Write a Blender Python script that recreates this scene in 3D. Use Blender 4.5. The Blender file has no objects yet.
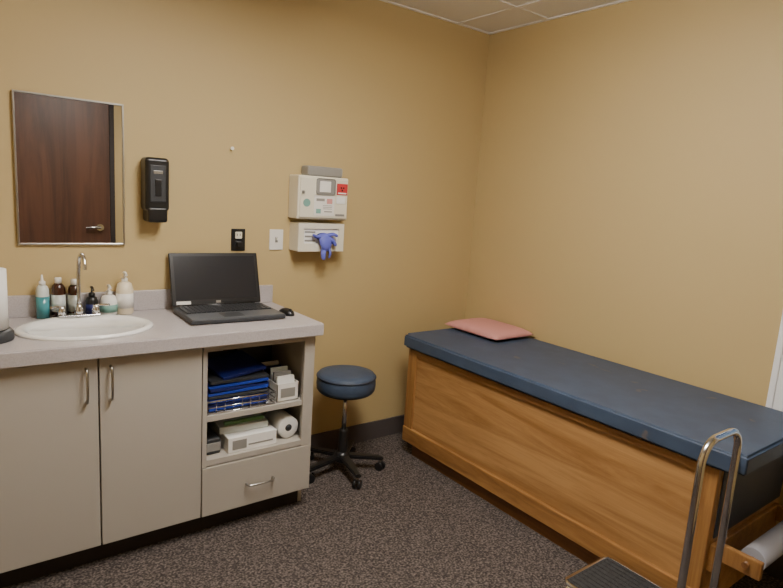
import bpy, bmesh, math, random
from mathutils import Vector, Matrix, Euler
random.seed(4)
col=bpy.context.scene.collection
# ------------------------------------------------------------ materials
def lin(c):
    return tuple(((x/255)/12.92 if x/255<=.04045 else ((x/255+.055)/1.055)**2.4) for x in c)+(1,)
def mat(name,rgb,rough=.5,metal=0,spec=.5,noise=None,bump=None,coat=0,emit=None,trans=0):
    m=bpy.data.materials.new(name);m.use_nodes=True;nt=m.node_tree;b=nt.nodes['Principled BSDF']
    b.inputs['Base Color'].default_value=lin(rgb);b.inputs['Roughness'].default_value=rough
    b.inputs['Metallic'].default_value=metal;b.inputs['Specular IOR Level'].default_value=spec
    if coat:b.inputs['Coat Weight'].default_value=coat
    if trans:b.inputs['Transmission Weight'].default_value=trans
    if emit:
        b.inputs['Emission Color'].default_value=lin(emit[0]);b.inputs['Emission Strength'].default_value=emit[1]
    tc=nt.nodes.new('ShaderNodeTexCoord')
    if noise:   # (scale, rgb2, lo, hi)
        n=nt.nodes.new('ShaderNodeTexNoise');n.inputs['Scale'].default_value=noise[0];n.inputs['Detail'].default_value=3
        r=nt.nodes.new('ShaderNodeValToRGB');r.color_ramp.elements[0].position=noise[2];r.color_ramp.elements[1].position=noise[3]
        r.color_ramp.elements[0].color=lin(rgb);r.color_ramp.elements[1].color=lin(noise[1])
        nt.links.new(tc.outputs['Object'],n.inputs['Vector']);nt.links.new(n.outputs['Fac'],r.inputs['Fac']);nt.links.new(r.outputs['Color'],b.inputs['Base Color'])
    if bump:    # (scale,strength)
        n2=nt.nodes.new('ShaderNodeTexNoise');n2.inputs['Scale'].default_value=bump[0]
        bp=nt.nodes.new('ShaderNodeBump');bp.inputs['Strength'].default_value=bump[1];bp.inputs['Distance'].default_value=.01
        nt.links.new(tc.outputs['Object'],n2.inputs['Vector']);nt.links.new(n2.outputs['Fac'],bp.inputs['Height']);nt.links.new(bp.outputs['Normal'],b.inputs['Normal'])
    return m
def wood(name,c1,c2,scale,rough=.4,axis='y'):
    m=bpy.data.materials.new(name);m.use_nodes=True;nt=m.node_tree;b=nt.nodes['Principled BSDF']
    tc=nt.nodes.new('ShaderNodeTexCoord');mp=nt.nodes.new('ShaderNodeMapping')
    mp.inputs['Scale'].default_value={'y':(scale,scale*.07,scale),'z':(scale,scale,scale*.07),'x':(scale*.07,scale,scale)}[axis]
    n=nt.nodes.new('ShaderNodeTexNoise');n.inputs['Scale'].default_value=1;n.inputs['Detail'].default_value=8;n.inputs['Roughness'].default_value=.72;n.inputs['Distortion'].default_value=.8
    r=nt.nodes.new('ShaderNodeValToRGB');r.color_ramp.elements[0].position=.36;r.color_ramp.elements[1].position=.60
    r.color_ramp.elements[0].color=lin(c2);r.color_ramp.elements[1].color=lin(c1)
    nt.links.new(tc.outputs['Object'],mp.inputs['Vector']);nt.links.new(mp.outputs['Vector'],n.inputs['Vector'])
    nt.links.new(n.outputs['Fac'],r.inputs['Fac']);nt.links.new(r.outputs['Color'],b.inputs['Base Color']);b.inputs['Roughness'].default_value=rough
    return m
M={}
M['wall']=mat('wall_paint',(189,167,119),.6,bump=(220,.05))
M['ceil']=mat('ceiling_tile',(243,243,246),.9,noise=(160,(228,228,231),.45,.7),bump=(200,.15))
M['tee']=mat('ceiling_tee',(236,236,238),.5)
def carpet():
    m=bpy.data.materials.new('carpet');m.use_nodes=True;nt=m.node_tree;b=nt.nodes['Principled BSDF'];b.inputs['Roughness'].default_value=.97;b.inputs['Specular IOR Level'].default_value=.1
    tc=nt.nodes.new('ShaderNodeTexCoord')
    n=nt.nodes.new('ShaderNodeTexNoise');n.inputs['Scale'].default_value=105;n.inputs['Detail'].default_value=2
    r=nt.nodes.new('ShaderNodeValToRGB');e=r.color_ramp.elements
    e[0].position=.33;e[0].color=lin((54,49,48));e[1].position=.70;e[1].color=lin((122,112,106))
    k=r.color_ramp.elements.new(.5);k.color=lin((82,75,72))
    bp=nt.nodes.new('ShaderNodeBump');bp.inputs['Strength'].default_value=.3;bp.inputs['Distance'].default_value=.004
    nt.links.new(tc.outputs['Object'],n.inputs['Vector']);nt.links.new(n.outputs['Fac'],r.inputs['Fac']);nt.links.new(r.outputs['Color'],b.inputs['Base Color'])
    nt.links.new(n.outputs['Fac'],bp.inputs['Height']);nt.links.new(bp.outputs['Normal'],b.inputs['Normal']);return m
M['carpet']=carpet()
M['basebd']=mat('vinyl_base',(80,73,72),.55)
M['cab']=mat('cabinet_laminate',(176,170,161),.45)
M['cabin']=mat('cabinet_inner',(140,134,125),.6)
M['kick']=mat('toe_kick',(50,44,42),.7)
M['counter']=mat('counter_laminate',(182,176,177),.35,noise=(180,(171,164,165),.4,.65))
M['sink']=mat('porcelain',(238,238,236),.12,coat=.4)
M['chrome']=mat('chrome',(210,210,212),.14,1)
M['steel']=mat('brushed_steel',(180,178,175),.3,1)
M['mirror']=mat('mirror_glass',(225,225,225),.01,1)
M['black']=mat('black_plastic',(24,24,26),.32)
M['blackr']=mat('black_rubber',(38,38,40),.75,noise=(90,(52,52,54),.4,.6))
M['dkgrey']=mat('dark_grey_plastic',(52,54,58),.45)
M['mdgrey']=mat('mid_grey_plastic',(84,87,92),.4)
M['screen']=mat('laptop_screen',(38,38,42),.22)
M['white']=mat('white_plastic',(228,226,222),.4)
M['paper']=mat('white_paper',(232,232,230),.85)
M['rollp']=mat('grey_roll_paper',(160,162,174),.8)
M['ivory']=mat('ivory_metal',(222,217,200),.4)
M['greyp']=mat('grey_panel',(140,138,134),.4)
M['red']=mat('red_label',(188,50,54),.5)
M['blue']=mat('blue_folder',(32,60,166),.4)
M['blue2']=mat('navy_folder',(22,32,96),.4)
M['glove']=mat('nitrile_glove',(98,104,200),.5)
M['teal']=mat('teal_liquid',(70,142,150),.2,coat=.3)
M['clearc']=mat('cloudy_plastic',(205,212,208),.3)
M['brown']=mat('brown_bottle',(58,30,20),.2,coat=.3)
M['lotion']=mat('lotion_bottle',(226,214,188),.35)
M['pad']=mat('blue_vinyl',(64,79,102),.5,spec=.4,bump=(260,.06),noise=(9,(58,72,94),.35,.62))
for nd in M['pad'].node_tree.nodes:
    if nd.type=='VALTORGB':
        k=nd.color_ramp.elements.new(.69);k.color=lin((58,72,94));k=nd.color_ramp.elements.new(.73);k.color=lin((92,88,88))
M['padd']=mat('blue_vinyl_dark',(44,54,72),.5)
M['pink']=mat('pink_vinyl',(202,142,138),.55)
M['oak']=wood('oak_long',(168,124,72),(126,86,46),16,.38,'y')
M['oakv']=wood('oak_upright',(168,124,72),(126,86,46),18,.38,'z')
M['oakp']=wood('oak_plywood',(184,142,92),(146,104,58),11,.4,'y')
M['oakd']=wood('oak_plinth',(132,90,52),(98,66,38),14,.5,'y')
M['door']=wood('door_veneer',(96,64,48),(70,48,37),9,.4,'z')
M['trimw']=mat('white_trim',(232,234,238),.4)
M['glass']=mat('window_glass',(240,245,250),.02,trans=1)
M['label']=mat('label_teal',(120,165,155),.5)
M['lens']=mat('light_lens',(255,252,245),.4,emit=((255,248,238),38.0))
M['green']=mat('green_box',(120,170,120),.5)
# ------------------------------------------------------------ helpers
def empty(name,loc=(0,0,0),rz=0):
    o=bpy.data.objects.new(name,None);o.empty_display_size=.1;o.location=loc;o.rotation_euler=(0,0,rz);col.objects.link(o);return o
def finish(name,me,m,parent,loc=(0,0,0),rot=(0,0,0),smooth=False):
    if m: me.materials.append(M[m] if isinstance(m,str) else m)
    o=bpy.data.objects.new(name,me);col.objects.link(o);o.location=loc;o.rotation_euler=rot
    if parent:o.parent=parent
    if smooth:
        for p in me.polygons:p.use_smooth=True
    return o
def box(name,x0,x1,y0,y1,z0,z1,m,parent=None,bev=0,seg=2,rot=(0,0,0)):
    bm=bmesh.new();bmesh.ops.create_cube(bm,size=1)
    c=((x0+x1)/2,(y0+y1)/2,(z0+z1)/2)
    bmesh.ops.scale(bm,vec=(abs(x1-x0),abs(y1-y0),abs(z1-z0)),verts=bm.verts)
    if bev:bmesh.ops.bevel(bm,geom=bm.edges[:]+bm.verts[:],offset=bev,segments=seg,profile=.5,affect='EDGES')
    me=bpy.data.meshes.new(name);bm.to_mesh(me);bm.free()
    o=finish(name,me,m,parent,c,rot)
    if bev and seg>2:
        for p in me.polygons:p.use_smooth=True
        o.modifiers.new('wn','WEIGHTED_NORMAL').weight=100
    return o
def lathe(name,prof,m,parent=None,loc=(0,0,0),n=32,sx=1,sy=1,rot=(0,0,0),shift=None):
    """prof: list of (r,z). shift: optional per ring y offset"""
    vs=[];fs=[]
    for j,(r,z) in enumerate(prof):
        dy=shift[j] if shift else 0
        for i in range(n):
            a=2*math.pi*i/n;vs.append((r*sx*math.cos(a),r*sy*math.sin(a)+dy,z))
    for j in range(len(prof)-1):
        for i in range(n):
            k=(i+1)%n;fs.append((j*n+i,j*n+k,(j+1)*n+k,(j+1)*n+i))
    fs.append(tuple(range(n))[::-1]);L=(len(prof)-1)*n;fs.append(tuple(range(L,L+n)))
    me=bpy.data.meshes.new(name);me.from_pydata(vs,[],fs);me.update()
    o=finish(name,me,m,parent,loc,rot,True)
    return o
def cyl(name,p0,p1,r,m,parent=None,n=24,r2=None):
    p0=Vector(p0);p1=Vector(p1);d=p1-p0
    bm=bmesh.new();bmesh.ops.create_cone(bm,cap_ends=True,segments=n,radius1=r,radius2=r if r2 is None else r2,depth=d.length)
    me=bpy.data.meshes.new(name);bm.to_mesh(me);bm.free()
    o=finish(name,me,m,parent,(p0+p1)/2,d.to_track_quat('Z','Y').to_euler())
    for p in me.polygons:
        if len(p.vertices)==4:p.use_smooth=True
    return o
def tube(name,pts,r,m,parent=None,cyclic=False,smooth=True,res=6):
    cu=bpy.data.curves.new(name,'CURVE');cu.dimensions='3D';cu.bevel_depth=r;cu.bevel_resolution=3;cu.use_fill_caps=True
    s=cu.splines.new('BEZIER' if smooth else 'POLY')
    P=s.bezier_points if smooth else s.points
    P.add(len(pts)-1)
    for i,p in enumerate(pts):
        if smooth:
            P[i].co=p;P[i].handle_left_type=P[i].handle_right_type='AUTO'
        else:P[i].co=(*p,1)
    s.use_cyclic_u=cyclic;cu.resolution_u=res
    t=bpy.data.objects.new('tmp',cu);col.objects.link(t);bpy.context.view_layer.update()
    me=bpy.data.meshes.new_from_object(t.evaluated_get(bpy.context.evaluated_depsgraph_get()))
    bpy.data.objects.remove(t);me.materials.clear();me.name=name
    return finish(name,me,m,parent,smooth=True)
# ------------------------------------------------------------ room
XL=-3.55;YN=-3.40;H=2.74;T=.12
box('floor',XL-T,T,YN-T,T,-.1,0,'carpet')
box('ceiling',XL-T,T,YN-T,T,H,H+.1,'ceil')
box('wall_back',XL-T,T,0,T,0,H,'wall')
box('wall_left',XL-T,XL,YN,0,0,H,'wall')
WY0,WY1,WZ0,WZ1=-3.02,-2.09,.62,2.15
wr=empty('wall_right')
box('section_far',0,T,WY1,0,0,H,'wall',wr)
box('section_near',0,T,YN,WY0,0,H,'wall',wr)
box('section_below',0,T,WY0,WY1,0,WZ0,'wall',wr)
box('section_above',0,T,WY0,WY1,WZ1,H,'wall',wr)
win=empty('window_1')
cw=.085
box('casing_far',-.02,.0,WY1,WY1+cw,WZ0-cw,WZ1+cw,'trimw',win,.004)
box('casing_far_bead',-.028,-.02,WY1+cw-.03,WY1+cw-.012,WZ0-cw,WZ1+cw,'trimw',win,.003)
box('casing_near',-.02,.0,WY0-cw,WY0,WZ0-cw,WZ1+cw,'trimw',win,.004)
box('casing_top',-.02,.0,WY0,WY1,WZ1,WZ1+cw,'trimw',win,.004)
box('casing_bottom',-.02,.0,WY0,WY1,WZ0-cw,WZ0,'trimw',win,.004)
for nm,a,b,c,d in [('sash_far',WY1-.05,WY1,WZ0,WZ1),('sash_near',WY0,WY0+.05,WZ0,WZ1),('sash_top',WY0,WY1,WZ1-.05,WZ1),('sash_bottom',WY0,WY1,WZ0,WZ0+.05),('sash_mid',WY0,WY1,1.37,1.41)]:
    box(nm,.03,.07,a,b,c,d,'trimw',win)
box('glass_pane',.048,.052,WY0+.04,WY1-.04,WZ0+.04,WZ1-.04,'glass',win)
box('wall_near',XL-T,T,YN-T,YN,0,H,'wall')
dr=empty('door_1')
dx0,dx1,dh=-2.63,-1.705,2.38
box('door_leaf',dx0,dx1,YN,YN+.04,.01,dh,'door',dr,.003)
for nm,a,b in [('jamb_a',dx0-.07,dx0-.005),('jamb_b',dx1+.005,dx1+.05)]:
    box(nm,a,b,YN,YN+.025,0,dh+.05,'kick',dr,.004)
box('jamb_top',dx0-.07,dx1+.05,YN,YN+.025,dh+.005,dh+.05,'kick',dr,.004)
cyl('lever_rose',(-1.80,YN+.04,1.126),(-1.80,YN+.055,1.126),.034,'chrome',dr)
cyl('lever_neck',(-1.80,YN+.05,1.126),(-1.80,YN+.09,1.126),.011,'chrome',dr)
tube('lever_handle',[(-1.80,YN+.088,1.126),(-1.86,YN+.09,1.128),(-1.93,YN+.08,1.122)],.011,'chrome',dr)
box('baseboard_back',-1.56,0,-.012,0,0,.125,'basebd',None,.003)
box('baseboard_right',-.012,0,YN,-.012,0,.125,'basebd',None,.003)
box('baseboard_left',XL,XL+.012,YN,0,0,.125,'basebd',None,.003)
box('baseboard_near',dx1+.055,-.012,YN,YN+.012,0,.125,'basebd',None,.003)
g=empty('ceiling_grid')
for i,x in enumerate([-.30,-.91,-1.52,-2.13,-2.74,-3.35]):
    box('tee_long_%d'%i,x-.012,x+.012,YN,0,H-.004,H,'tee',g)
for i,y in enumerate([-.50,-1.11,-1.72,-2.33,-2.94]):
    box('tee_cross_%d'%i,XL,0,y-.012,y+.012,H-.005,H,'tee',g)
box('angle_back',XL,0,-.02,0,H-.006,H,'tee',g)
box('angle_right',-.02,0,YN,0,H-.006,H,'tee',g)
# wrap-around fluorescent fixture: end caps + luminous lens that also washes the ceiling
def wrap_light(x0,x1,y0,y1):
    t=empty('ceiling_light')
    box('end_cap_far',x0,x1,y1-.02,y1,H-.12,H-.006,'trimw',t,.004)
    box('end_cap_near',x0,x1,y0,y0+.02,H-.12,H-.006,'trimw',t,.004)
    box('pan',x0+.02,x1-.02,y0+.02,y1-.02,H-.02,H-.006,'trimw',t)
    box('lens',x0+.01,x1-.01,y0+.02,y1-.02,H-.115,H-.02,'lens',t,.015,2)
wrap_light(-2.10,-1.60,-2.32,-1.08)
# ------------------------------------------------------------ cabinet
cab=empty('sink_cabinet')
ZT=.985;XR=-1.545;FY=-.55;CX0=-2.97;CX1=-1.565;DV=-2.12
SX,SY,SA,SB=-2.535,-.31,.262,.215
def counter():
    n=64;bm=bmesh.new();x0,x1,y0,y1=CX0-.03,XR,-.588,-.0
    def ring(z):
        o=[];i_=[]
        for k in range(n):
            a=2*math.pi*(k+.5)/n;c,s=math.cos(a),math.sin(a)
            i_.append(bm.verts.new((SX+SA*.93*c,SY+SB*.93*s,z)))
            tx=((x1 if c>0 else x0)-SX)/c if abs(c)>1e-6 else 1e9
            ty=((y1 if s>0 else y0)-SY)/s if abs(s)>1e-6 else 1e9
            t=min(tx,ty);o.append(bm.verts.new((SX+c*t,SY+s*t,z)))
        return o,i_
    to,ti=ring(ZT);bo,bi=ring(ZT-.058)
    for O in (to,bo):
        for cxx,cyy in [(x0,y0),(x0,y1),(x1,y0),(x1,y1)]:
            v=min(O,key=lambda w:(w.co.x-cxx)**2+(w.co.y-cyy)**2);v.co.x=cxx;v.co.y=cyy
    for k in range(n):
        j=(k+1)%n
        bm.faces.new((ti[k],to[k],to[j],ti[j]));bm.faces.new((bi[j],bo[j],bo[k],bi[k]))
        bm.faces.new((to[k],bo[k],bo[j],to[j]));bm.faces.new((ti[j],bi[j],bi[k],ti[k]))
    bmesh.ops.recalc_face_normals(bm,faces=bm.faces)
    me=bpy.data.meshes.new('countertop');bm.to_mesh(me);bm.free();return finish('countertop',me,'counter',cab)
counter()
box('front_nosing',CX0-.03,XR,-.594,-.587,ZT-.058,ZT-.002,'counter',cab,.003)
box('backsplash',CX0-.03,XR,-.02,0,ZT+.0005,ZT+.098,'counter',None,.003)
zc=ZT-.058
box('end_panel_left',CX0,CX0+.02,FY+.02,-.0,.11,zc,'cab',cab)
box('end_panel_right',CX1-.02,CX1,FY,-.0,.11,zc,'cab',cab)
box('end_panel_right_foot',CX1-.02,CX1,-.47,0,0,.11,'cab',cab)
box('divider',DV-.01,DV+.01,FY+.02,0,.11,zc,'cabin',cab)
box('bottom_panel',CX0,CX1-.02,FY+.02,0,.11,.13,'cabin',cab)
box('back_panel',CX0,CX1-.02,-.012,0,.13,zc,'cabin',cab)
box('toe_kick',CX0,CX1-.02,-.472,-.455,0,.11,'kick',cab)
box('door_a',CX0,-2.541,FY,FY+.02,.112,zc-.012,'cab',cab,.002)
box('door_b',-2.535,DV-.006,FY,FY+.02,.112,zc-.012,'cab',cab,.002)
box('shelf_rail_top',DV,CX1-.02,FY,FY+.02,.895,zc,'cab',cab)
box('stile_left',DV-.002,DV+.018,FY,FY+.02,.35,.895,'cab',cab)
box('stile_right',CX1-.055,CX1-.02,FY,FY+.02,.35,.895,'cab',cab)
box('shelf_upper',DV+.01,CX1-.02,FY+.012,-.012,.563,.588,'cab',cab)
box('shelf_lower',DV+.01,CX1-.02,FY+.003,-.012,.355,.382,'cab',cab)
box('drawer_front',DV-.001,CX1-.002,FY-.003,FY+.018,.112,.348,'cab',cab,.002)
def pull(nm,p0,p1,off):
    a=Vector(p0);b=Vector(p1);o=Vector((0,-off,0));d=(b-a).normalized()*.012
    tube(nm,[a,a+o*.8+d*.2,a+o+d*1.2,b+o-d*1.2,b+o*.8-d*.2,b],.005,'steel',cab)
pull('door_pull_a',(-2.583,FY,.745),(-2.583,FY,.880),.028)
pull('door_pull_b',(-2.494,FY,.745),(-2.494,FY,.880),.028)
pull('drawer_pull',(-1.91,FY-.003,.225),(-1.775,FY-.003,.225),.03)
# ------------------------------------------------------------ sink + faucet
sk=empty('oval_sink',(SX,SY,ZT))
pr=[(1.0,.0),(1.0,.006),(.985,.012),(.95,.015),(.90,.014),(.84,.008),(.80,-.004),(.76,-.04),(.66,-.085),(.48,-.115),(.25,-.128),(.08,-.132)]
sh=[0,0,0,-.002,-.006,-.014,-.018,-.018,-.018,-.018,-.018,-.018]
lathe('basin',pr,'sink',sk,n=64,sx=SA,sy=SB,shift=sh)
lathe('drain',[(.024,-.131),(.024,-.128),(.018,-.127),(.004,-.129)],'chrome',sk,loc=(0,-.018,0))
cyl('overflow',(0,.128,-.03),(0,.133,-.028),.01,'dkgrey',sk)
fa=empty('gooseneck_faucet',(SX,SY+.185,ZT+.012))
box('deck_plate',-.085,.085,-.022,.022,0,.012,'chrome',fa,.005,3)
lathe('spout_base',[(.02,.01),(.02,.03),(.013,.045),(.010,.06)],'chrome',fa)
tube('gooseneck',[(0,0,.05),(0,0,.13),(.001,-.002,.21),(.004,-.025,.275),(.009,-.06,.280),(.012,-.085,.25),(.012,-.09,.222)],.0085,'chrome',fa)
for s in (-1,1):
    lathe('valve_%s'%('cold' if s>0 else 'hot'),[(.017,.01),(.017,.03),(.012,.04),(.012,.05)],'chrome',fa,loc=(s*.068,0,0))
    tube('lever_%s'%('cold' if s>0 else 'hot'),[(s*.068,0,.048),(s*.09,-.02,.052),(s*.115,-.045,.056)],.006,'chrome',fa)
# ------------------------------------------------------------ bottles
def bottle(name,x,y,prof,m,parts):
    e=empty(name,(x,y,ZT+.0005));lathe('body',prof,m,e)
    for p in parts:p(e)
    return e
def pump(h,m='white',d=(0,-1)):
    def f(e):
        lathe('collar',[(.014,h),(.014,h+.016),(.008,h+.02)],m,e)
        cyl('stem',(0,0,h+.015),(0,0,h+.04),.004,m,e)
        tube('nozzle',[(-d[0]*.01,-d[1]*.01,h+.042),(d[0]*.012,d[1]*.012,h+.044),(d[0]*.038,d[1]*.038,h+.036)],.006,m,e)
    return f
def lab(r,z0,z1,m,sy=1,sx=1):
    return lambda e:lathe('label',[(r,z0),(r,z1)],m,e,sy=sy,sx=sx)
def nozzle(h,m):
    return lambda e:lathe('cap',[(.013,h),(.013,h+.015),(.006,h+.02),(.003,h+.045)],m,e)
bottle('squeeze_bottle',-2.668,-.062,[(.020,0),(.026,.006),(.026,.125),(.022,.14),(.013,.15)],'clearc',[nozzle(.15,'white'),lab(.0263,.004,.10,'teal')])
def cap(r,h0,h1,m):return lambda e:lathe('cap',[(r,h0),(r,h1-.003),(r*.9,h1)],m,e)
bottle('peroxide_bottle',-2.606,-.058,[(.022,0),(.028,.005),(.028,.13),(.022,.147),(.012,.158)],'brown',[cap(.014,.156,.18,'white'),lab(.0284,.03,.105,'clearc')])
bottle('peroxide_bottle',-2.542,-.052,[(.022,0),(.027,.005),(.027,.12),(.022,.137),(.012,.148)],'brown',[cap(.014,.146,.17,'white'),lab(.0274,.025,.10,'clearc')])
bottle('iodine_pump_bottle',-2.472,-.06,[(.02,0),(.026,.004),(.026,.07),(.020,.085),(.012,.09)],'black',[pump(.088,'black'),lab(.0263,.015,.055,'blue2')])
bottle('hand_soap_dispenser',-2.402,-.066,[(.03,0),(.037,.005),(.036,.065),(.028,.088),(.013,.096)],'white',[pump(.094),lab(.0374,.015,.05,'label')])
bottle('lotion_bottle',-2.332,-.066,[(.033,0),(.038,.006),(.038,.115),(.030,.145),(.014,.155)],'lotion',[pump(.153),lab(.0384,.03,.10,'white')])
pt=empty('paper_towel_holder',(-2.885,-.39,ZT+.0005))
lathe('base',[(.08,0),(.085,.004),(.085,.03),(.075,.042),(.0,.042)],'dkgrey',pt)
lathe('roll',[(.02,.044),(.068,.046),(.068,.27),(.02,.272)],'paper',pt)
cyl('rod',(0,0,.04),(0,0,.295),.008,'dkgrey',pt)
# ------------------------------------------------------------ laptop
lp=empty('laptop_computer',(-1.893,-.12,ZT+.0005),math.radians(-2))
W=.23
box('base',-W,W,-.315,0,.004,.026,'dkgrey',lp,.006,3)
box('palm_rest',-W+.006,W-.006,-.31,-.185,.0255,.0275,'mdgrey',lp)
box('keyboard_well',-W+.012,W-.012,-.18,-.02,.0255,.0272,'black',lp)
box('touchpad',-.07,.03,-.29,-.205,.0275,.0283,'dkgrey',lp)
bm=bmesh.new()
for r in range(6):
    for c in range(18):
        x=-W+.03+c*(2*W-.06)/17;y=-.035-r*.026
        bmesh.ops.create_cube(bm,size=1,matrix=Matrix.Translation((x,y,.029))@Matrix.Diagonal((.019,.02,.006,1)))
me=bpy.data.meshes.new('keyboard');bm.to_mesh(me);bm.free();finish('keyboard',me,'dkgrey',lp)
for i,(x,y) in enumerate([(-.2,-.28),(.2,-.28),(-.2,-.02),(.2,-.02)]):cyl('foot_%d'%i,(x,y,0),(x,y,.005),.008,'black',lp)
cyl('hinge',(-.19,0,.026),(.19,0,.026),.009,'black',lp)
tl=math.radians(-17)
lid=empty('lid',(0,.004,.028));lid.parent=lp;lid.rotation_euler=(tl,0,0)
box('lid_shell',-W,W,0,.014,0,.268,'black',lid,.005,3)
box('display',-W+.02,W-.02,-.0015,.001,.028,.25,'screen',lid)
box('label_sticker',-.21,-.14,-.0025,-.001,.006,.022,'white',lid)
box('logo',-.012,.012,-.0025,-.001,.008,.02,'steel',lid)
ms=empty('computer_mouse',(-1.622,-.345,ZT+.0005),.2)
bm=bmesh.new();bmesh.ops.create_uvsphere(bm,u_segments=24,v_segments=14,radius=1)
for v in bm.verts:
    v.co.x*=.031;v.co.y*=.052;v.co.z=max(v.co.z,-.25)*.028+.007
me=bpy.data.meshes.new('shell');bm.to_mesh(me);bm.free();finish('shell',me,'black',ms,smooth=True)
cyl('wheel',(-.004,-.03,.028),(.004,-.03,.028),.008,'dkgrey',ms)
# ------------------------------------------------------------ wall things
mr=empty('wall_mirror')
x0,x1,z0,z1=-2.748,-2.316,1.307,1.952
box('glass',x0+.004,x1-.004,-.012,-.001,z0+.004,z1-.004,'mirror',mr)
for nm,a in [('frame_left',(x0,x0+.008,z0,z1)),('frame_right',(x1-.008,x1,z0,z1)),('frame_bottom',(x0+.008,x1-.008,z0,z0+.008)),('frame_top',(x0+.008,x1-.008,z1-.008,z1))]:
    box(nm,a[0],a[1],-.018,-.0,a[2],a[3],'steel',mr,.002)
sd=empty('wall_soap_dispenser',(-2.188,0,1.575))
box('housing',-.055,.055,-.10,0,-.10,.15,'black',sd,.018,4)
box('lower_spout_cover',-.045,.045,-.105,0,-.152,-.08,'black',sd,.012,3)
box('front_panel',-.036,.036,-.104,-.098,-.055,.115,'dkgrey',sd,.003)
box('window',-.014,.014,-.107,-.103,-.03,.05,'black',sd,.003)
box('logo_plate',-.02,.02,-.107,-.103,.075,.09,'steel',sd,.001)
sc=empty('sharps_and_glove_dispenser')
box('cabinet_body',-1.46,-1.14,-.115,0,1.462,1.70,'ivory',sc,.008,3)
box('cabinet_door',-1.452,-1.148,-.124,-.114,1.472,1.69,'ivory',sc,.004)
box('container_lid',-1.395,-1.17,-.10,-.01,1.70,1.755,'greyp',sc,.012,3)
box('window_panel',-1.355,-1.235,-.129,-.122,1.60,1.69,'greyp',sc,.012,3)
box('window_label',-1.335,-1.265,-.132,-.128,1.615,1.675,'white',sc,.002)
box('instruction_label',-1.365,-1.235,-.127,-.123,1.485,1.597,'white',sc,.001)
box('label_picture_a',-1.352,-1.322,-.1285,-.1265,1.497,1.522,'label',sc)
box('label_picture_b',-1.30,-1.25,-.1285,-.1265,1.505,1.511,'greyp',sc)
box('label_picture_c',-1.352,-1.30,-.1285,-.1265,1.565,1.580,'greyp',sc)
box('label_picture_d',-1.285,-1.25,-.1285,-.1265,1.552,1.580,'pink',sc)
for i in range(3):box('label_text_%d'%i,-1.31,-1.25,-.1280,-.1265,1.522+i*.009,1.525+i*.009,'greyp',sc)
box('biohazard_label',-1.222,-1.152,-.127,-.123,1.605,1.668,'red',sc,.001)
for i in range(3):
    a=i*2.094+.5
    cyl('biohazard_mark_%d'%i,(-1.187+.009*math.cos(a),-.1265,1.640+.009*math.sin(a)),(-1.187+.009*math.cos(a),-.1282,1.640+.009*math.sin(a)),.005,'black',sc)
box('biohazard_caption',-1.215,-1.16,-.1282,-.1265,1.611,1.618,'paper',sc)
box('lower_label',-1.222,-1.165,-.127,-.123,1.555,1.595,'paper',sc,.001)
box('logo_plate',-1.225,-1.165,-.126,-.1235,1.485,1.497,'greyp',sc)
cyl('lock',(-1.435,-.124,1.61),(-1.435,-.132,1.61),.009,'steel',sc)
cyl('round_sticker',(-1.41,-.1235,1.553),(-1.41,-.1265,1.553),.022,'label',sc)
gx0,gx1,gz0,gz1=-1.445,-1.15,1.282,1.44
box('glove_tray_back',gx0+.01,gx1-.01,-.01,0,gz0+.01,gz1-.01,'ivory',sc)
box('glove_tray_bottom',gx0,gx1,-.1,0,gz0,gz0+.01,'ivory',sc)
box('glove_tray_top',gx0,gx1,-.1,0,gz1-.01,gz1,'ivory',sc)
box('glove_tray_side_a',gx0,gx0+.01,-.1,0,gz0+.01,gz1-.01,'ivory',sc)
box('glove_tray_side_b',gx1-.01,gx1,-.1,0,gz0+.01,gz1-.01,'ivory',sc)
box('front_lip_bottom',gx0,gx1,-.108,-.1,gz0,gz0+.045,'ivory',sc)
box('front_lip_top',gx0,gx1,-.108,-.1,gz1-.03,gz1,'ivory',sc)
box('front_lip_a',gx0,gx0+.035,-.108,-.1,gz0+.045,gz1-.03,'ivory',sc)
box('front_lip_b',gx1-.035,gx1,-.108,-.1,gz0+.045,gz1-.03,'ivory',sc)
box('glove_box',gx0+.012,gx1-.012,-.0985,-.0115,gz0+.012,gz1-.012,'paper',sc,.001)
for i in range(3):box('glove_box_print_%d'%i,gx0+.045,gx0+.11,-.1,-.0980,gz0+.055+i*.024,gz0+.065+i*.024,'greyp',sc)
lathe('glove_slot',[(.045,0),(.045,.003)],'blue2',sc,loc=(-1.285,-.098,1.365),sy=.5,rot=(math.pi/2,0,0))
def glove(nm,pts,r0):
    me=bpy.data.meshes.new(nm);bm=bmesh.new();vs=[bm.verts.new(p) for p in pts]
    for a,b in zip(vs,vs[1:]):bm.edges.new((a,b))
    bm.to_mesh(me);bm.free();o=finish(nm,me,'glove',sc)
    s=o.modifiers.new('skin','SKIN');s.use_smooth_shade=True
    for i,v in enumerate(me.skin_vertices[0].data):
        r=r0[i];v.radius=(r,r*.55)
    me.skin_vertices[0].data[0].use_root=True
    o.modifiers.new('sub','SUBSURF').render_levels=2
glove('glove_palm',[(-1.29,-.095,1.365),(-1.29,-.125,1.375),(-1.285,-.138,1.335),(-1.275,-.138,1.285)],[.034,.046,.046,.030])
glove('glove_finger_a',[(-1.29,-.13,1.33),(-1.300,-.138,1.27),(-1.295,-.138,1.235)],[.020,.017,.012])
glove('glove_finger_b',[(-1.27,-.13,1.33),(-1.255,-.14,1.275),(-1.262,-.138,1.245)],[.020,.017,.012])
glove('glove_finger_c',[(-1.28,-.12,1.37),(-1.235,-.13,1.385),(-1.205,-.132,1.37)],[.024,.020,.015])
glove('glove_finger_d',[(-1.30,-.12,1.37),(-1.345,-.128,1.365),(-1.365,-.13,1.38)],[.022,.018,.012])
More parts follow.
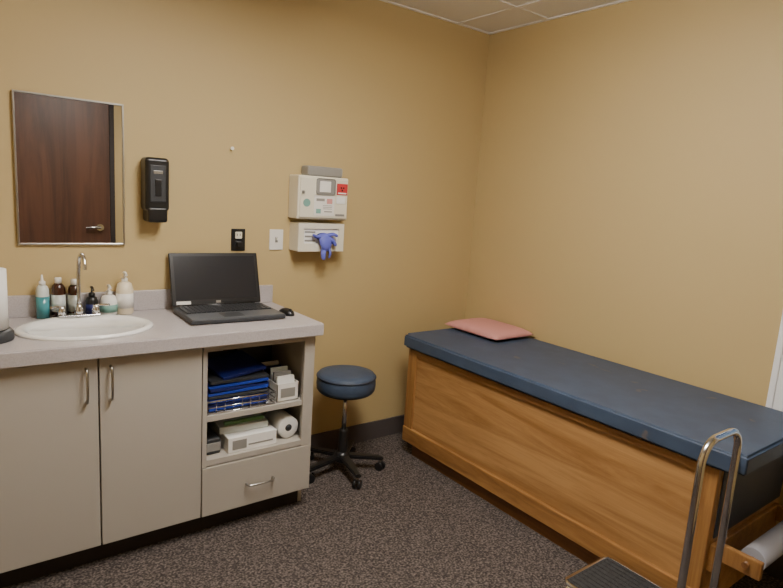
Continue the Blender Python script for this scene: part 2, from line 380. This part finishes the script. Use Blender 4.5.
glove('glove_cuff',[(-1.28,-.11,1.375),(-1.24,-.13,1.35),(-1.215,-.135,1.315)],[.026,.028,.020])
ol=empty('wall_outlet')
box('plate',-1.788,-1.71,-.007,0,1.276,1.394,'black',ol,.003)
for i,z in enumerate((1.312,1.360)):
    box('receptacle_%d'%i,-1.768,-1.73,-.010,-.006,z-.018,z+.018,'ivory' if i else 'dkgrey',ol,.004)
    for s in (-1,1):box('slot_%d_%d'%(i,s),-1.749+s*.008-.0015,-1.749+s*.008+.0015,-.0112,-.0095,z-.004,z+.008,'black',ol)
box('plug',-1.765,-1.735,-.035,-.008,1.298,1.326,'black',ol,.004)
sw=empty('light_switch')
box('plate',-1.568,-1.486,-.007,0,1.28,1.394,'white',sw,.003)
box('toggle_bezel',-1.535,-1.519,-.009,-.006,1.322,1.352,'greyp',sw)
box('toggle',-1.532,-1.522,-.02,-.007,1.335,1.35,'white',sw,.002)
nl=empty('wall_nail',(-1.797,0,1.804))
cyl('shank',(0,0,0),(0,-.018,.003),.004,'steel',nl);cyl('head',(0,-.018,.003),(0,-.022,.003),.009,'white',nl)
# ------------------------------------------------------------ cabinet contents
wb=empty('wire_basket')
bx0,bx1,by0,by1,bz=-2.092,-1.76,-.525,-.25,.590
for i,z in enumerate((bz+.003,bz+.03,bz+.06)):
    tube('rim_%d'%i,[(bx0,by0,z),(bx1,by0,z),(bx1,by1,z),(bx0,by1,z)],.003 if i<2 else .0045,'chrome',wb,True,False)
for i in range(9):
    x=bx0+(bx1-bx0)*i/8
    tube('wire_x%d'%i,[(x,by0,bz+.06),(x,by0,bz+.003),(x,by1,bz+.003),(x,by1,bz+.06)],.002,'chrome',wb,False,False)
for i in range(5):
    y=by0+(by1-by0)*i/4
    tube('wire_y%d'%i,[(bx0,y,bz+.06),(bx0,y,bz+.003),(bx1,y,bz+.003),(bx1,y,bz+.06)],.002,'chrome',wb,False,False)
bf=empty('blue_folder_stack',(0,0,0))
zz=bz+.012
for i in range(8):
    h=.013;m=['blue','blue2','blue','dkgrey'][i%4]
    box('folder_%d'%i,-2.075,-1.785,-.505,-.275,zz,zz+h,m,bf,.002,rot=(math.radians(2+random.uniform(0,2)),math.radians(random.uniform(-2,2)),random.uniform(-.05,.05)));zz+=h+.005
box('folder_top',-2.03,-1.80,-.49,-.27,zz+.012,zz+.027,'blue2',bf,.002,rot=(math.radians(8),math.radians(-5),.15))
wt=empty('supply_tray')
tx0,tx1,ty0,ty1=-1.745,-1.628,-.515,-.24
box('bottom',tx0,tx1,ty0,ty1,.589,.593,'white',wt)
box('front',tx0,tx1,ty0,ty0+.004,.589,.68,'white',wt);box('rear',tx0,tx1,ty1-.004,ty1,.589,.68,'white',wt)
box('side_a',tx0,tx0+.004,ty0,ty1,.589,.68,'white',wt);box('side_b',tx1-.004,tx1,ty0,ty1,.589,.68,'white',wt)
for i in range(6):
    box('packet_%d'%i,tx0+.012,tx1-.012,ty0+.02+i*.035,ty0+.035+i*.035,.594,.71+.012*(i%3),['paper','greyp','clearc','dkgrey','blue2','white'][i],wt,.002,rot=(math.radians(-8),0,0))
box('front_label',tx0+.02,tx1-.02,ty0-.002,ty0,.61,.655,'greyp',wt)
sb=empty('supply_box_stack')
box('box_lower',-2.08,-1.84,-.21,-.03,.589,.70,'greyp',sb,.003)
box('box_mid',-2.07,-1.86,-.21,-.04,.701,.79,'dkgrey',sb,.003)
box('box_top',-2.06,-1.90,-.21,-.05,.791,.85,'paper',sb,.003)
box('box_side',-1.82,-1.62,-.19,-.03,.589,.80,'dkgrey',sb,.003)
gb=empty('glove_carton')
box('carton',-1.99,-1.745,-.525,-.30,.3825,.455,'paper',gb,.002)
box('carton_print',-1.97,-1.90,-.5265,-.5245,.395,.44,'greyp',gb)
box('carton_stripe',-1.89,-1.765,-.5265,-.5245,.405,.412,'greyp',gb)
box('carton_upper',-2.0,-1.76,-.47,-.25,.4565,.49,'clearc',gb,.002,rot=(0,0,-.08))
box('tube_strip',-1.98,-1.78,-.45,-.43,.4905,.505,'green',gb,.002)
sp=empty('gauze_package');box('wrap',-2.09,-2.015,-.50,-.25,.3825,.46,'dkgrey',sp,.01,3);box('seal',-2.085,-2.02,-.505,-.495,.40,.44,'greyp',sp,.002)
e=empty('paper_tape_roll',(-1.668,-.50,.4395))
lathe('roll',[(.018,0),(.052,0),(.056,.005),(.056,.16),(.018,.165),(.018,0)],'paper',e,rot=(-math.pi/2,0,0))
lathe('core',[(.018,-.001),(.018,.03)],'dkgrey',e,rot=(-math.pi/2,0,0))
# ------------------------------------------------------------ stool
st=empty('rolling_stool',(-1.195,-.285,0))
dz=.030
lathe('seat',[(r,z+dz) for r,z in [(.05,.465),(.160,.468),(.168,.48),(.171,.51),(.168,.555),(.16,.570),(.12,.577),(.01,.579)]],'pad',st,n=48)
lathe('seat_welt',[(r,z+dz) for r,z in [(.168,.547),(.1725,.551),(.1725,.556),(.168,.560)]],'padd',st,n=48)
lathe('seat_pan',[(r,z+dz) for r,z in [(.05,.445),(.12,.448),(.15,.460),(.15,.468)]],'black',st)
cyl('piston',(0,0,.25),(0,0,.485),.014,'chrome',st)
lathe('column',[(.034,.09),(.030,.12),(.027,.25),(.022,.26)],'black',st)
lathe('hub',[(.045,.065),(.048,.07),(.046,.105),(.032,.125)],'black',st)
for i in range(5):
    a=math.radians(-100+72*i);c,s=math.cos(a),math.sin(a)
    bm=bmesh.new();bmesh.ops.create_cube(bm,size=1)
    for v in bm.verts:
        t=v.co.x+.5;w=.027*(1-t)+.017*t
        v.co=Vector((.03+t*.215,v.co.y*2*w,(.085 if v.co.z<0 else .108)+(-.022*t if v.co.z>0 else -.02*t)))
    bmesh.ops.bevel(bm,geom=bm.edges[:],offset=.005,segments=2,affect='EDGES')
    me=bpy.data.meshes.new('leg');bm.to_mesh(me);bm.free();finish('leg_%d'%(i+1),me,'black',st,rot=(0,0,a))
    px,py=.23*c,.23*s
    cyl('caster_stem_%d'%(i+1),(px,py,.03),(px,py,.075),.007,'steel',st)
    b=a+.9;ux,uy=math.cos(b),math.sin(b)
    for k in (-1,1):
        cyl('caster_%d_%s'%(i+1,'a' if k>0 else 'b'),(px+ux*k*.006,py+uy*k*.006,.0255),(px+ux*k*.022,py+uy*k*.022,.0255),.0255,'black',st)
# ------------------------------------------------------------ exam table
et=empty('exam_table')
PX0,PX1,PY0,PY1=-.758,-.02,-2.22,-.222
def pad():
    bm=bmesh.new();bmesh.ops.create_cube(bm,size=1)
    bmesh.ops.scale(bm,vec=(PX1-PX0,PY1-PY0,.08),verts=bm.verts)
    ve=[e for e in bm.edges if abs((e.verts[0].co-e.verts[1].co).z)>.05]
    bmesh.ops.bevel(bm,geom=ve,offset=.03,segments=6,affect='EDGES')
    he=[e for e in bm.edges if abs(e.verts[0].co.z-e.verts[1].co.z)<1e-4 and len(e.link_faces)==2 and abs(e.link_faces[0].normal.z-e.link_faces[1].normal.z)>.5]
    bmesh.ops.bevel(bm,geom=he,offset=.012,segments=4,affect='EDGES')
    me=bpy.data.meshes.new('cushion');bm.to_mesh(me);bm.free()
    o=finish('cushion',me,'pad',et,((PX0+PX1)/2,(PY0+PY1)/2,.740),smooth=True)
    o.modifiers.new('wn','WEIGHTED_NORMAL').weight=100
pad()
bX=-.728;bY1=-.265;bY0=-2.13
box('cushion_board',bX+.01,-.03,bY0,bY1-.005,.688,.702,'oakd',et)
box('front_panel',bX+.014,bX+.028,bY0+.07,bY1-.07,.18,.66,'oakp',et)
box('stile_far',bX,bX+.03,bY1-.075,bY1,.09,.69,'oakv',et,.004)
box('stile_near',bX,bX+.03,bY0,bY0+.075,.09,.69,'oakv',et,.004)
box('rail_top',bX,bX+.028,bY0+.075,bY1-.075,.655,.69,'oak',et,.003)
box('rail_bottom',bX-.006,bX+.03,bY0+.0,bY1-.0,.09,.185,'oak',et,.004)
box('end_far',bX+.03,-.03,bY1-.022,bY1,.09,.69,'oakp',et)
box('end_near',bX+.03,-.03,bY0,bY0+.022,.09,.69,'oakp',et)
box('end_near_dark_sheet',bX+.04,-.05,bY0-.006,bY0,.40,.69,'padd',et,.003)  # thin dark blue sheet over the upper part of the near end panel
box('rear_panel',-.045,-.03,bY0+.022,bY1-.022,.09,.69,'oakp',et)
box('floor_board',bX+.03,-.045,bY0+.022,bY1-.022,.09,.11,'oakp',et)
box('plinth_front',-.692,-.672,bY0+.06,bY1-.06,0,.09,'oakd',et)
box('plinth_rear',-.07,-.05,bY0+.06,bY1-.06,0,.09,'oakd',et)
box('plinth_far',-.672,-.07,bY1-.08,bY1-.06,0,.09,'oakd',et)
box('plinth_near',-.672,-.07,bY0+.06,bY0+.08,0,.09,'oakd',et)
box('roll_arm_a',-.665,-.640,bY0-.17,bY0,.31,.38,'oakv',et,.004)
box('roll_arm_b',-.11,-.085,bY0-.17,bY0,.31,.38,'oakv',et,.004)
box('roll_arm_brace',-.70,-.08,bY0-.02,bY0,.27,.38,'oak',et,.004)
cyl('roll_dowel',(-.68,bY0-.12,.352),(-.07,bY0-.12,.352),.012,'oakd',et)
cyl('exam_paper_roll',(-.61,bY0-.12,.352),(-.14,bY0-.12,.352),.045,'rollp',et,32)
# pillow
pw=empty('pillow',(-.200,-.425,.781),0)
bm=bmesh.new();N=28;grid={}
for s in (1,-1):
    for i in range(N+1):
        for j in range(N+1):
            u=-1+2*i/N;v=-1+2*j/N
            e=max((1-abs(u)**4)*(1-abs(v)**4),0)**.5
            k=1-.05*(1-max(abs(u),abs(v)))-.02*(1-abs(u*v))
            z=.022+s*(.042 if s>0 else .022)*e
            if s<0:z=max(z,.001)
            key=(i,j,s if 0<i<N and 0<j<N else 0)
            if key not in grid:grid[key]=bm.verts.new((u*.180*k,v*.236*k,z))
for s in (1,-1):
    for i in range(N):
        for j in range(N):
            q=[grid[(a,b,s if 0<a<N and 0<b<N else 0)] for a,b in ((i,j),(i+1,j),(i+1,j+1),(i,j+1))]
            if s<0:q=q[::-1]
            try:bm.faces.new(q)
            except ValueError:pass
me=bpy.data.meshes.new('cushion_body');bm.to_mesh(me);bm.free();finish('cushion_body',me,'pink',pw,smooth=True)
# ------------------------------------------------------------ step stool
ss=empty('step_stool')
sx0,sx1,sy0,sy1,sz=-1.175,-.890,-2.235,-1.83,.225
box('tread',sx0+.006,sx1-.006,sy0+.006,sy1-.006,sz-.012,sz+.002,'blackr',ss,.003)
for i in range(11):
    x=sx0+.022+i*(sx1-sx0-.044)/10;box('tread_rib_%d'%i,x-.006,x+.006,sy0+.015,sy1-.015,sz+.001,sz+.005,'blackr',ss,.001)
tube('top_frame',[(sx0+.02,sy0,sz-.01),(sx1-.02,sy0,sz-.01),(sx1,sy0+.02,sz-.01),(sx1,sy1-.02,sz-.01),(sx1-.02,sy1,sz-.01),(sx0+.02,sy1,sz-.01),(sx0,sy1-.02,sz-.01),(sx0,sy0+.02,sz-.01)],.011,'chrome',ss,True,False)
for i,(x,y,ax,ay) in enumerate([(sx0,sy0+.03,-.02,-.02),(sx1,sy0+.03,.012,-.02),(sx0,sy1-.03,-.02,.02),(sx1,sy1-.03,.012,.02)]):
    cyl('leg_%d'%(i+1),(x,y,sz-.01),(x+ax,y+ay,.02),.0125,'chrome',ss)
    cyl('rubber_tip_%d'%(i+1),(x+ax,y+ay,.025),(x+ax*1.1,y+ay*1.1,0),.016,'blackr',ss)
hy=sy0-.005
hxa,hxb,hz=-1.158,-.905,.86
hp=[(hxa,hy,sz-.03),(hxa,hy,.5),(hxa,hy,hz)]
R_=.075
for k in range(1,9):
    a=math.pi/2*k/8;hp.append((hxa+R_*(1-math.cos(a)),hy,hz+R_*math.sin(a)))
for k in range(0,9):
    a=math.pi/2*k/8;hp.append((hxb-R_+R_*math.sin(a),hy,hz+R_*math.cos(a)))
hp+=[(hxb,hy,.5),(hxb,hy,sz-.03)]
tube('handrail',hp,.0125,'chrome',ss,False,False)
# ------------------------------------------------------------ world + camera
w=bpy.data.worlds.new('World');bpy.context.scene.world=w;w.use_nodes=True;nt=w.node_tree
bg=nt.nodes['Background'];sky=nt.nodes.new('ShaderNodeTexSky');sky.sky_type='HOSEK_WILKIE';sky.sun_direction=(-.5,.3,.6);sky.turbidity=4
nt.links.new(sky.outputs[0],bg.inputs[0]);bg.inputs[1].default_value=2.6
cd=bpy.data.cameras.new('camera');cd.sensor_width=36;cd.lens=36*582.334/783;cd.clip_start=.02
co=bpy.data.objects.new('camera',cd);col.objects.link(co)
F=Vector((0.59949615,0.78297785,-0.16598205));R=Vector((0.79890581,-0.59795577,0.06479515));D=Vector((-0.04851676,-0.17144847,-0.98399774))
co.matrix_world=Matrix(((R.x,-D.x,-F.x,-2.977),(R.y,-D.y,-F.y,-2.987),(R.z,-D.z,-F.z,1.62),(0,0,0,1)))
bpy.context.scene.camera=co
